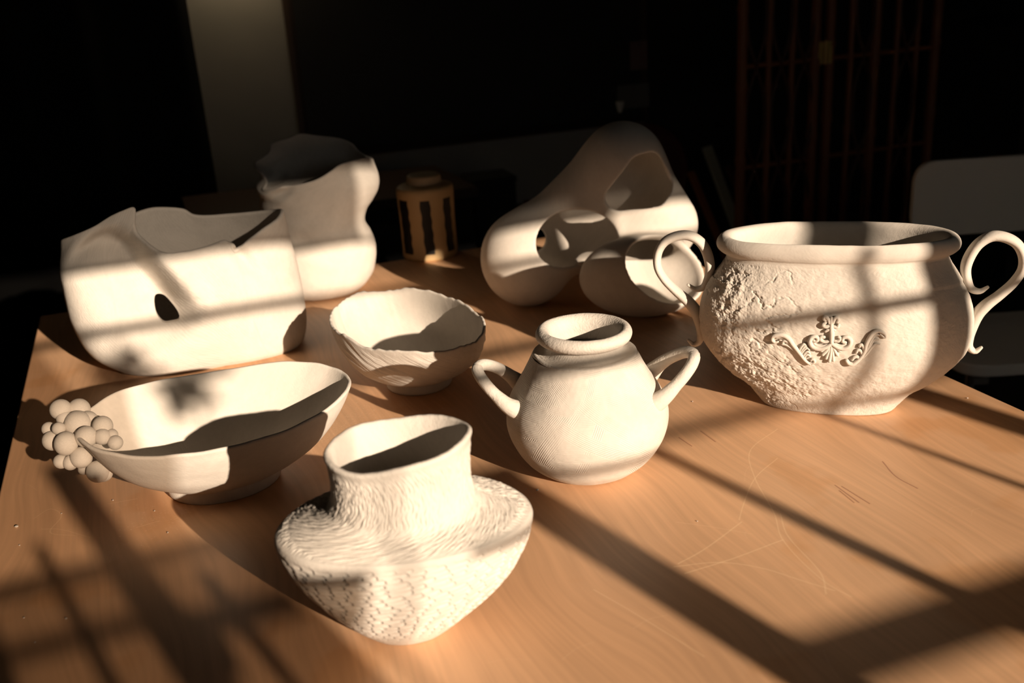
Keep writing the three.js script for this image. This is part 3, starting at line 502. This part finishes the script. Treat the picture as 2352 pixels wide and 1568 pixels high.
// ---------------------------------------------------------------- waisted vessel behind it
{
  const t = thing('waisted_vessel', 'tall hourglass clay vessel with a torn folded rim, standing behind the folded vessel', 'vessel', [-0.3925, TABLE_Y, -2.028], rad(10.9));
  const nu = 240, nv = 130;
  const rim = rimCurve(nu, [[137, 264, 5], [126, 268, -22], [113, 276, -48], [102, 289, -60], [80, 298, -78], [30, 308, -88], [-2, 314, -88], [-22, 310, -84], [-70, 294, -62], [-94, 272, -28], [-95, 262, -4], [-86, 240, 24], [-86, 232, 46], [-60, 236, 72], [-14, 241, 88], [20, 248, 94], [50, 262, 92], [66, 270, 84], [82, 272, 70], [104, 272, 46], [122, 270, 26], [132, 266, 12]]);
  const at = (y, x0, x1, zb, zf, n = 2.1) => rim.map((p) => { const m = (x0 + x1) / 2, a = Math.atan2(p[2] / 90, (p[0] - 20) / 116), c = Math.cos(a), s = Math.sin(a), pw = (v) => Math.sign(v) * Math.pow(Math.abs(v), 2 / n); return [m + pw(c) * (c > 0 ? x1 - m : m - x0), y, pw(s) * (s > 0 ? zf : zb)]; });
  let rows = loft([at(0, -60, 66, 60, 66), at(5, -78, 84, 74, 82), at(30, -104, 109, 92, 98), at(62, -112, 120, 98, 104), at(92, -112, 122.5, 98, 104), at(118, -104, 116, 92, 98), at(142, -98, 106, 84, 92), at(165, -98, 112, 84, 90), at(186, -100, 128, 86, 90), at(208, -100, 141, 88, 92), at(228, -98, 144, 88, 93), rim], nu, nv);
  rows = rows.map((r) => r.map(([x, y, z]) => {
    const up = sstep(180, 250, y);
    // folds pressed into the torn left shoulder
    const d1 = (y - 215) - (x + 80) * 0.7; z -= 0;
    if (x < -10) { const m = sstep(-10, -70, x) * up; x += m * 7 * Math.sin((y - 205) * 0.14 + x * 0.05); z += m * 5 * Math.sin(d1 * 0.16); }
    const dent = Math.exp(-Math.pow((x + 22) / 26, 2) - Math.pow((y - 128) / 16, 2)); if (z > 0) z -= dent * 9;
    return [x * 0.001, y * 0.001, z * 0.001];
  }));
  part('body', shell(rows, 0.006, (p) => 0.0016 * fbm(p[0] * 18, p[1] * 22, p[2] * 18, 3)), smoothClay, t);
}

// ---------------------------------------------------------------- striped lidded jar
{
  const t = thing('striped_jar', 'pale lidded jar with black vertical stripes at the far end of the table', 'jar', [-0.1753, TABLE_Y, -2.262], rad(4.4));
  const body = new THREE.LatheGeometry(spline([[0, 0], [60, 0], [63.5, 3], [64, 10], [63.5, 80], [65, 150], [64.5, 158], [62, 163], [52, 167], [40, 169]].map((p) => [p[0] * 0.001, p[1] * 0.001]), 60).map((p) => new THREE.Vector2(Math.max(0, p[0]), p[1])), 96);
  const cv = document.createElement('canvas'); cv.width = 1024; cv.height = 512; const g = cv.getContext('2d');
  g.fillStyle = '#c4a679'; g.fillRect(0, 0, 1024, 512); g.fillStyle = '#0c0a09';
  // stripes at angles (degrees from the camera, left negative): the picture runs round from the camera's far side
  const stripes = [[-52, 30], [-1, 22], [48, 24], [95, 22], [142, 24], [188, 24], [235, 24], [272, 18]];
  for (const [a, w] of stripes) { const x = ((a + 360) % 360) / 360 * 1024, hw = w / 720 * 1024; for (const o of [-1024, 0, 1024]) { g.beginPath(); for (let k = 0; k <= 20; k++) g.lineTo(x + o - hw * (0.9 + 0.08 * Math.sin(k + a)) - 5 + k * 0.4, 90 + k * 18.6); for (let k = 20; k >= 0; k--) g.lineTo(x + o + hw * (0.92 + 0.08 * Math.sin(k * 1.3 + a * 2)) - 5 + k * 0.4, 90 + k * 18.6); g.fill(); } }
  const tex = new THREE.CanvasTexture(cv); tex.colorSpace = THREE.SRGBColorSpace; tex.wrapS = THREE.RepeatWrapping;
  { const p = body.attributes.position, u = body.attributes.uv; for (let i = 0; i < p.count; i++) u.setY(i, p.getY(i) / 0.17); }
  const jarMat = new THREE.MeshStandardMaterial({ map: tex, roughness: 0.55 });
  part('body', body, jarMat, t);
  part('lid', turned([[0, 166], [38, 166], [40, 169], [39.5, 178], [38, 186], [34, 189], [20, 189.5], [0, 189.5]], 64, 40, (r, y, a) => [r * Math.cos(a) * 0.001, y * 0.001, r * Math.sin(a) * 0.001]), plain(0.42, 0.32, 0.2, 0.6), t);
}

// ---------------------------------------------------------------- pierced hollow sculpture
{
  const t = thing('pierced_sculpture', 'smooth hollow clay sculpture of swelling lobes pierced by large rounded openings', 'sculpture', [0.143, TABLE_Y, -1.8428], -rad(4.4));
  const smin = (a, b, k) => { const h = clamp(0.5 + 0.5 * (b - a) / k, 0, 1); return lerp(b, a, h) - k * h * (1 - h); };
  const smax = (a, b, k) => -smin(-a, -b, k);
  const ell = (x, y, z, cx, cy, cz, rx, ry, rz) => { const px = (x - cx) / rx, py = (y - cy) / ry, pz = (z - cz) / rz, k0 = Math.hypot(px, py, pz), k1 = Math.hypot(px / rx, py / ry, pz / rz); return k1 < 1e-9 ? -Math.min(rx, ry, rz) : k0 * (k0 - 1) / k1; };
  const cone = (x, y, z, a, b, r1, r2) => { const bx = b[0] - a[0], by = b[1] - a[1], bz = b[2] - a[2], px = x - a[0], py = y - a[1], pz = z - a[2], q = clamp((px * bx + py * by + pz * bz) / (bx * bx + by * by + bz * bz), 0, 1); return Math.hypot(px - bx * q, py - by * q, pz - bz * q) - lerp(r1, r2, q); };
  const solid = (x, y, z) => {
    let d = ell(x, y, z, -104, 92, 8, 88, 93, 78);                         // left lobe
    d = smin(d, cone(x, y, z, [-64, 150, -10], [80, 258, -20], 50, 69), 40); // ridge up to the peak
    d = smin(d, cone(x, y, z, [85, 255, -20], [150, 140, -10], 68, 70), 40); // down the right side
    d = smin(d, ell(x, y, z, 40, 130, -20, 130, 80, 70), 40);
    d = smin(d, ell(x, y, z, 112, 72, 92, 118, 76, 66), 26);               // front lobe
    return d;
  };
  const poly = (x, y, v) => { // distance to a polygon, negative inside
    let d = 1e9, s = 1;
    for (let i = 0, j = v.length - 1; i < v.length; j = i++) {
      const ex = v[j][0] - v[i][0], ey = v[j][1] - v[i][1], wx = x - v[i][0], wy = y - v[i][1], q = clamp((wx * ex + wy * ey) / (ex * ex + ey * ey), 0, 1);
      d = Math.min(d, Math.hypot(wx - ex * q, wy - ey * q));
      const a = y >= v[i][1], b = y < v[j][1], c = ex * wy > ey * wx; if ((a && b && c) || (!a && !b && !c)) s = -s;
    }
    return s * d;
  };
  const holes = (x, y, z) => {
    const A1 = Math.max(ell(x, y, 0, -8, 134, 0, 74, 54, 60), 30 - z, 4 - ell(x, y, z, 112, 72, 92, 118, 76, 66));                     // the opening in the middle
    const B1 = Math.max(poly(x, y, [[72, 208], [112, 258], [126, 260], [146, 224], [136, 213]]) - 24, 10 - z);
    const C1 = ell(x, y, z, 208, 106, 132, 132, 80, 68);                   // the mouth of the front lobe
    const D1 = Math.max(ell(x, y, 0, -102, 110, 0, 32, 27, 30), z + 20);         // a small opening through the back
    return Math.min(A1, B1, C1, D1);
  };
  const field = (x, y, z) => {
    const o = solid(x, y, z);
    let sh = smax(o, -(o + 9), 3);
    return Math.max(smax(sh, -holes(x, y, z), 6), 0.5 - y);
  };
  const geo = surfaceNets(field, [-205, -6, -115], [240, 345, 180], 3.6);
  geo.scale(0.001, 0.001, 0.001);
  part('body', geo, smoothClay, t);
}
// naive surface nets: a smooth mesh of the zero level of a distance field
function surfaceNets(f, lo, hi, h) {
  const nx = Math.ceil((hi[0] - lo[0]) / h) + 1, ny = Math.ceil((hi[1] - lo[1]) / h) + 1, nz = Math.ceil((hi[2] - lo[2]) / h) + 1;
  const F = new Float32Array(nx * ny * nz), id = (i, j, k) => (k * ny + j) * nx + i;
  for (let k = 0; k < nz; k++) for (let j = 0; j < ny; j++) for (let i = 0; i < nx; i++) F[id(i, j, k)] = f(lo[0] + i * h, lo[1] + j * h, lo[2] + k * h);
  const vid = new Int32Array(nx * ny * nz).fill(-1), pos = [], nor = [], uv = [];
  const C = [0, 1, 2, 3, 4, 5, 6, 7].map((c) => [c & 1, (c >> 1) & 1, c >> 2]);
  for (let k = 0; k < nz - 1; k++) for (let j = 0; j < ny - 1; j++) for (let i = 0; i < nx - 1; i++) {
    let s = 0; const v = C.map(([a, b, c]) => F[id(i + a, j + b, k + c)]);
    for (const q of v) s += q < 0 ? 1 : 0;
    if (s === 0 || s === 8) continue;
    let x = 0, y = 0, z = 0, n = 0;
    for (let a = 0; a < 8; a++) for (let e = 0; e < 3; e++) { const b = a | (1 << e); if (b === a || (v[a] < 0) === (v[b] < 0)) continue; const t = v[a] / (v[a] - v[b]); x += C[a][0] + (C[b][0] - C[a][0]) * t; y += C[a][1] + (C[b][1] - C[a][1]) * t; z += C[a][2] + (C[b][2] - C[a][2]) * t; n++; }
    const p = [lo[0] + (i + x / n) * h, lo[1] + (j + y / n) * h, lo[2] + (k + z / n) * h];
    vid[id(i, j, k)] = pos.length / 3; pos.push(...p);
    const e = 1.2, g = [f(p[0] + e, p[1], p[2]) - f(p[0] - e, p[1], p[2]), f(p[0], p[1] + e, p[2]) - f(p[0], p[1] - e, p[2]), f(p[0], p[1], p[2] + e) - f(p[0], p[1], p[2] - e)], l = Math.hypot(...g) || 1;
    nor.push(g[0] / l, g[1] / l, g[2] / l); uv.push(p[0] * 0.001 + p[2] * 0.0006, p[1] * 0.001 + p[2] * 0.0003);
  }
  const idx = [];
  const quad = (a, b, c, d, flip) => { if (a < 0 || b < 0 || c < 0 || d < 0) return; if (flip) idx.push(a, c, b, a, d, c); else idx.push(a, b, c, a, c, d); };
  for (let k = 1; k < nz - 1; k++) for (let j = 1; j < ny - 1; j++) for (let i = 1; i < nx - 1; i++) {
    const a = F[id(i, j, k)] < 0;
    if (a !== F[id(i + 1, j, k)] < 0) quad(vid[id(i, j - 1, k - 1)], vid[id(i, j, k - 1)], vid[id(i, j, k)], vid[id(i, j - 1, k)], !a);
    if (a !== F[id(i, j + 1, k)] < 0) quad(vid[id(i - 1, j, k - 1)], vid[id(i - 1, j, k)], vid[id(i, j, k)], vid[id(i, j, k - 1)], !a);
    if (a !== F[id(i, j, k + 1)] < 0) quad(vid[id(i - 1, j - 1, k)], vid[id(i, j - 1, k)], vid[id(i, j, k)], vid[id(i - 1, j, k)], !a);
  }
  const g = new THREE.BufferGeometry();
  g.setAttribute('position', new THREE.Float32BufferAttribute(pos, 3)); g.setAttribute('normal', new THREE.Float32BufferAttribute(nor, 3)); g.setAttribute('uv', new THREE.Float32BufferAttribute(uv, 2)); g.setIndex(idx);
  return g;
}

// ---------------------------------------------------------------- crumbs of dry clay on the table
{
  const g = new THREE.IcosahedronGeometry(1, 1);
  const spots = [[-0.225, 1.238, 2.4], [-0.218, 1.188, 1.1], [-0.064, 1.2, 1.3], [-0.113, 1.255, 1.4], [-0.174, 1.249, 1.1], [-0.159, 1.0, 1.6], [-0.201, 1.022, 1.1], [-0.187, 0.97, 1.2], [-0.051, 1.136, 1.4], [0.383, 1.03, 2.0], [0.685, 1.173, 1.2], [1.025, 0.999, 1.2], [0.519, 0.878, 1.0], [0.372, 1.04, 1.0]];
  const list = spots.map(([s, d, r]) => { const c = g.clone().scale(r * 0.0010, r * 0.0006, r * 0.0007).rotateY(rnd() * 6), p = room(s, TABLE_Y + r * 0.00062, d); return c.translate(...p); });
  const m = new THREE.Mesh(merged(list), smoothClay); m.name = 'clay_crumbs'; m.castShadow = m.receiveShadow = true; scene.add(m);
  tag(m, 'tiny pale crumbs of dry clay scattered over the table top', 'crumbs'); m.userData.kind = 'stuff';
}

// ---------------------------------------------------------------- dim background
// white moulded chair behind the big pot
{
  const c = thing('white_chair', 'plain white chair with rounded back panel behind the table, right of the big pot', 'chair', [1.26, 0, -2.28], 0);
  const white = plain(0.92, 0.88, 0.80, 0.45), steel = plain(0.3, 0.29, 0.28, 0.35, { metalness: 0.8 });
  const rounded = (w, h, r) => { const s = new THREE.Shape(), x = w / 2, y = h / 2; s.moveTo(-x + r, -y); s.lineTo(x - r, -y); s.quadraticCurveTo(x, -y, x, -y + r); s.lineTo(x, y - r); s.quadraticCurveTo(x, y, x - r, y); s.lineTo(-x + r, y); s.quadraticCurveTo(-x, y, -x, y - r); s.lineTo(-x, -y + r); s.quadraticCurveTo(-x, -y, -x + r, -y); return s; };
  part('back_panel', new THREE.ExtrudeGeometry(rounded(0.46, 0.185, 0.055), { depth: 0.012, bevelEnabled: true, bevelSize: 0.004, bevelThickness: 0.004, bevelSegments: 3, curveSegments: 14 }).translate(0, 0.765, -0.19), white, c);
  part('seat', new THREE.ExtrudeGeometry(rounded(0.46, 0.34, 0.07), { depth: 0.018, bevelEnabled: true, bevelSize: 0.006, bevelThickness: 0.006, bevelSegments: 3, curveSegments: 14 }).rotateX(-Math.PI / 2).translate(0, 0.432, 0.005), white, c);
  for (const s of [-1, 1]) {
    part('leg', rope([[s * 0.2, 0.435, 0.14], [s * 0.21, 0.2, 0.16], [s * 0.22, 0.006, 0.175]], [0.011], { n: 12, sides: 10 }), steel, c);
    part('leg', rope([[s * 0.2, 0.76, -0.2], [s * 0.2, 0.45, -0.175], [s * 0.215, 0.2, -0.2], [s * 0.225, 0.006, -0.225]], [0.011], { n: 20, sides: 10 }), steel, c);
  }
  part('seat_bracket', box(0.036, 0.016, 0.02, -0.19, 0.416, 0.165), steel, c);
}
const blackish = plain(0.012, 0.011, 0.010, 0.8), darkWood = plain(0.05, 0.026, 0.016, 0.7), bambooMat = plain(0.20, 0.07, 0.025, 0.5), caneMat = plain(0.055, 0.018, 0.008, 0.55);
const at = (s, y, d) => room(s, y, d);
// black board on the back wall, with a ledge
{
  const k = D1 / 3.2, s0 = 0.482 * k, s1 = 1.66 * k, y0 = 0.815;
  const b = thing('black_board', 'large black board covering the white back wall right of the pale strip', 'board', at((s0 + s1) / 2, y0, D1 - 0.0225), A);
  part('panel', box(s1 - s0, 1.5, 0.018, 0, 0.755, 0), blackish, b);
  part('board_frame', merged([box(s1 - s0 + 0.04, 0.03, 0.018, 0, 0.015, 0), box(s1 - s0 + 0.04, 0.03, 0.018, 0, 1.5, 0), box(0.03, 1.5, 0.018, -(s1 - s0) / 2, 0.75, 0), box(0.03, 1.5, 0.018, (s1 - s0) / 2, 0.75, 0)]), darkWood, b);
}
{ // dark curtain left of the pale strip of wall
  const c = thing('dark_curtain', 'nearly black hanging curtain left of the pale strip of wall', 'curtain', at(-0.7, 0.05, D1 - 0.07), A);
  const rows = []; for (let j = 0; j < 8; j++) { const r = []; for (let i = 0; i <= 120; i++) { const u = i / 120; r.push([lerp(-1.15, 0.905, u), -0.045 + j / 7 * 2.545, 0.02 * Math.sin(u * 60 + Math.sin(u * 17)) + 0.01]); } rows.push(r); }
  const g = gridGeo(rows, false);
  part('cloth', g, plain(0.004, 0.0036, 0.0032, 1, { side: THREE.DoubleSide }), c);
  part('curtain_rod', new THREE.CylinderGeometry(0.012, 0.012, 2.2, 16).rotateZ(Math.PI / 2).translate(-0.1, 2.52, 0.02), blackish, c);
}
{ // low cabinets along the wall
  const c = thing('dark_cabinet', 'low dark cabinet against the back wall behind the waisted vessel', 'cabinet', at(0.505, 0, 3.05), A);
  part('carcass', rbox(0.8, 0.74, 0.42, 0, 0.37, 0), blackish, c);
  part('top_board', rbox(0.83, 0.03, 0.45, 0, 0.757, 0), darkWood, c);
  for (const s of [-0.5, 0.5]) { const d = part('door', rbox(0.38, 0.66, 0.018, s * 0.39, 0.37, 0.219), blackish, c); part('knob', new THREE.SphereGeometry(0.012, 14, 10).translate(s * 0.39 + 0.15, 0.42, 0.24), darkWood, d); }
  const e = thing('dark_bench', 'low dark bench against the wall behind the pierced sculpture', 'bench', at(1.17, 0, 3.14), A);
  part('bench_top', rbox(0.44, 0.04, 0.4, 0, 0.565, 0), blackish, e);
  for (const [x, z] of [[-0.19, -0.16], [0.19, -0.16], [-0.19, 0.16], [0.19, 0.16]]) part('leg', rbox(0.045, 0.548, 0.045, x, 0.274, z), blackish, e);
  const bx = thing('black_box', 'small black box on the bench just behind the striped jar', 'box', at(1.045, 0.585, 3.09), A - 0.05);
  part('box_body', rbox(0.14, 0.145, 0.14, 0, 0.0725, 0), blackish, bx); part('box_lid', rbox(0.146, 0.022, 0.146, 0, 0.156, 0), blackish, bx);
  const rd = thing('red_pot', 'small dark red round pot beside the black box', 'pot', at(1.17, 0.585, 3.06), A);
  part('body', turned([[0, 0], [20, 0], [30, 12], [34, 32], [28, 54], [18, 62], [20, 68], [15, 68], [14, 60], [0, 58]], 40, 40, (r, y, a) => [r * Math.cos(a) * 0.001, y * 0.001, r * Math.sin(a) * 0.001]), plain(0.10, 0.02, 0.012, 0.6), rd);
}
// bamboo folding screen
{
  const D = 2.8, k = D / 3.2, q = thing('bamboo_screen', 'reddish brown bamboo folding screen with curved cane tracery, behind the big pot', 'screen', at(2.3 * k, 0, D), A);
  const pole = (s, r, y1) => {
    const pts = []; const n0 = 0.03 + rnd() * 0.12; for (let y = 0; y <= y1 + 1e-6; y += 0.01) { let m = 1; for (let b = n0; b < y1; b += 0.235) { const dd = Math.abs(y - b); if (dd < 0.013) m = 1.16; } pts.push(new THREE.Vector2(r * m, y)); }
    pts.unshift(new THREE.Vector2(0, 0)); pts.push(new THREE.Vector2(0, y1));
    return part('bamboo_pole', new THREE.LatheGeometry(pts, 16).translate((s - 2.3) * k, 0, 0), bambooMat, q);
  };
  for (const s of [2.072, 2.385, 2.448, 2.655, 2.94]) pole(s, 0.0165, 1.75);
  for (const s of [2.185, 2.285, 2.545, 2.755, 2.85]) pole(s, 0.010, 1.72);
  const arc = (s, y0, w, h) => part('cane_loop', merged([rope([[0, 0, 0.006], [-w * 0.8, h * 0.25, 0.006], [-w, h * 0.5, 0.006], [-w * 0.8, h * 0.75, 0.006], [0, h, 0.006]].map((p) => [p[0] + (s - 2.3) * k, p[1] + y0, p[2]]), [0.006], { n: 24, sides: 8 }), rope([[0, 0, 0.006], [w * 0.8, h * 0.25, 0.006], [w, h * 0.5, 0.006], [w * 0.8, h * 0.75, 0.006], [0, h, 0.006]].map((p) => [p[0] + (s - 2.3) * k, p[1] + y0, p[2]]), [0.006], { n: 24, sides: 8 })]), caneMat, q);
  for (const s of [2.235, 2.335, 2.128, 2.6, 2.8]) for (let j = 0; j < 5; j++) arc(s, 0.08 + j * 0.32, 0.036, 0.31);
  for (const y of [0.07, 0.40, 0.72, 1.04, 1.36, 1.68]) { part('cross_rail', new THREE.CylinderGeometry(0.008, 0.008, 0.313 * k, 12).rotateZ(Math.PI / 2).translate((2.2285 - 2.3) * k, y, 0), bambooMat, q); part('cross_rail', new THREE.CylinderGeometry(0.008, 0.008, 0.49 * k, 12).rotateZ(Math.PI / 2).translate((2.694 - 2.3) * k, y, 0), bambooMat, q); }
  const brass = plain(0.55, 0.42, 0.18, 0.3, { metalness: 1 });
  part('hinge', merged([box(0.018, 0.07, 0.004, -0.022, 0, 0.016), box(0.018, 0.07, 0.004, 0.012, 0, 0.016), new THREE.CylinderGeometry(0.004, 0.004, 0.074, 10).translate(-0.005, 0, 0.018)]).translate((2.416 - 2.3) * k + 0.005, 1.06, 0), brass, q, 'brass hinge');
}
// things leaning against the wall between sculpture and screen
{
  const plank = (label, a, b, w, m) => {
    const P = at(...a), Q = at(...b), c = thing('leaning_plank', label, 'plank', P, A);
    const v = new THREE.Vector3(...Q).sub(new THREE.Vector3(...P)), len = v.length();
    const g = part('board', rbox(w, len, 0.014, 0, len / 2, 0.02), m, c);
    g.quaternion.setFromUnitVectors(new THREE.Vector3(0, 1, 0), v.clone().applyAxisAngle(new THREE.Vector3(0, 1, 0), -A).normalize());
  };
  plank('pale grey-green plank leaning on the wall right of the sculpture', [2.12, 0, 3.02], [2.015, 0.69, 3.36], 0.042, plain(0.42, 0.43, 0.36, 0.6));
  plank('narrow orange-brown plank leaning just left of the pale grey-green one', [2.03, 0, 2.98], [1.945, 0.60, 3.36], 0.03, plain(0.30, 0.10, 0.03, 0.7));
  plank('narrow dark brown plank leaning just right of the pale grey-green one', [2.22, 0, 3.0], [2.11, 0.60, 3.36], 0.026, plain(0.14, 0.05, 0.02, 0.7));
  const round = thing('red_tray', 'dark red round tray hanging on the wall just right of the sculpture', 'tray', at(1.745, 0.40, 3.392), A);
  part('tray_disc', turned([[0, 0], [190, 0], [202, 8], [206, 22], [200, 24], [190, 14], [0, 12]], 90, 40, (r, y, a) => [r * Math.cos(a) * 0.001, 0.206 - r * Math.sin(a) * 0.001, y * 0.001]), plain(0.10, 0.016, 0.010, 0.6), round);
  // papers on the board, a small cup on its ledge
  const paper = (label, s, y, w, h, c) => { const p = thing('pinned_paper', label, 'paper', at(s, y, D1 - 0.0325), A); part('sheet', box(w, h, 0.001, 0, h / 2, 0), plain(...c, 0.9), p); part('pin', new THREE.SphereGeometry(0.004, 10, 8).translate(0, h - 0.012, 0.0052), blackish, p); };
  paper('small dim reddish paper pinned high on the black board', 1.745, 1.005, 0.07, 0.1, [0.16, 0.09, 0.08]);
  paper('dim grey paper pinned low on the black board, below the reddish one', 1.72, 0.87, 0.13, 0.085, [0.12, 0.11, 0.10]);
  const cup = thing('paper_cone', 'little pale cone standing on the ledge of the black board above the sculpture', 'cone', at(1.665, 0.858, D1 - 0.03), A);
  part('body', turned([[0, 0], [5, 0], [7, 3], [16, 42], [14.5, 42], [5, 5], [0, 5]], 30, 30, (r, y, a) => [r * Math.cos(a) * 0.001, y * 0.001, r * Math.sin(a) * 0.001]), plain(0.7, 0.66, 0.6, 0.8), cup);
  const chest = thing('studded_chest', 'dark tall chest edged with a row of short bright studs, at the upper right', 'chest', at(3.2, 0, 2.95), A);
  part('carcass', rbox(0.62, 1.085, 0.5, 0, 0.5425, 0), blackish, chest);
  const steel = plain(0.75, 0.66, 0.52, 0.25, { metalness: 1 });
  const stud = new THREE.CapsuleGeometry(0.0045, 0.018, 4, 10);
  for (let i = 0; i < 15; i++) part('stud', stud, steel, chest).position.set(-0.29 + i * 0.0405, 1.062, 0.251);
  for (let i = 1; i < 4; i++) part('stud', stud, steel, chest).position.set(0.277, 1.062 - i * 0.034, 0.251);
  const rod = thing('brass_rod', 'short upright brass rod standing on the dark chest at the upper right', 'rod', at(3.12, 1.085, 2.85), A);
  part('shaft', new THREE.CylinderGeometry(0.02, 0.02, 0.5, 24).translate(0, 0.262, 0), plain(0.5, 0.36, 0.1, 0.35, { metalness: 1 }), rod);
  part('base', new THREE.CylinderGeometry(0.035, 0.045, 0.012, 24).translate(0, 0.006, 0), blackish, rod);
}

{ // wall lamp just above the picture
  const l = thing('wall_lamp', 'small dim wall lamp just above the frame on the pale strip of wall', 'lamp', at(0.36, 1.60, D1), A);
  part('back_plate', new THREE.CylinderGeometry(0.045, 0.045, 0.015, 32).rotateX(Math.PI / 2).translate(0, 0, 0.0075), blackish, l);
  part('arm', rope([[0, 0, 0.012], [0, 0.03, 0.06], [0, 0.02, 0.1]], [0.006], { n: 14, sides: 10 }), blackish, l);
  part('lamp_shade', new THREE.LatheGeometry([[0.018, 0.035], [0.024, 0.03], [0.055, -0.035], [0.053, -0.035], [0.022, 0.028]].map((p) => new THREE.Vector2(...p)), 40).translate(0, 0, 0.1), plain(0.2, 0.17, 0.13, 0.7, { side: THREE.DoubleSide }), l);
  part('bulb', new THREE.SphereGeometry(0.018, 20, 14).translate(0, -0.012, 0.1), plain(0.9, 0.8, 0.6, 0.5, { emissive: new THREE.Color().setRGB(1, 0.74, 0.42), emissiveIntensity: 1.2 }), l);
  const p = new THREE.PointLight(new THREE.Color().setRGB(1, 0.78, 0.48), 0.13); p.name = 'wall_lamp_glow'; p.castShadow = true; p.position.set(0, -0.012, 0.1); l.add(p);
}

{ // standing lamp out of frame on the right, which glimmers on the white chair, the bamboo and the studs
  const l = thing('floor_lamp', 'dim standing lamp with cloth shade, out of frame on the right', 'lamp', at(3.25, 0, 0.2), A);
  part('base', new THREE.CylinderGeometry(0.13, 0.14, 0.02, 40).translate(0, 0.01, 0), blackish, l);
  part('pole', new THREE.CylinderGeometry(0.011, 0.011, 1.32, 16).translate(0, 0.68, 0), blackish, l);
  part('lamp_shade', new THREE.LatheGeometry([[0.1, 0.14], [0.16, -0.14], [0.157, -0.14], [0.097, 0.14]].map((p) => new THREE.Vector2(...p)), 48).translate(0, 1.42, 0), new THREE.MeshPhysicalMaterial({ color: new THREE.Color().setRGB(0.8, 0.7, 0.55), roughness: 1, transmission: 0.6, thickness: 0, side: THREE.DoubleSide }), l);
  part('bulb', new THREE.SphereGeometry(0.03, 24, 16).translate(0, 1.40, 0), plain(0.9, 0.8, 0.6, 0.5, { emissive: new THREE.Color().setRGB(1, 0.78, 0.5), emissiveIntensity: 3 }), l);
  const p = new THREE.PointLight(new THREE.Color().setRGB(1, 0.82, 0.6), 2.4); p.name = 'floor_lamp_glow'; p.castShadow = true; p.position.set(0, 1.40, 0); l.add(p);
}

renderer.render(scene, camera);
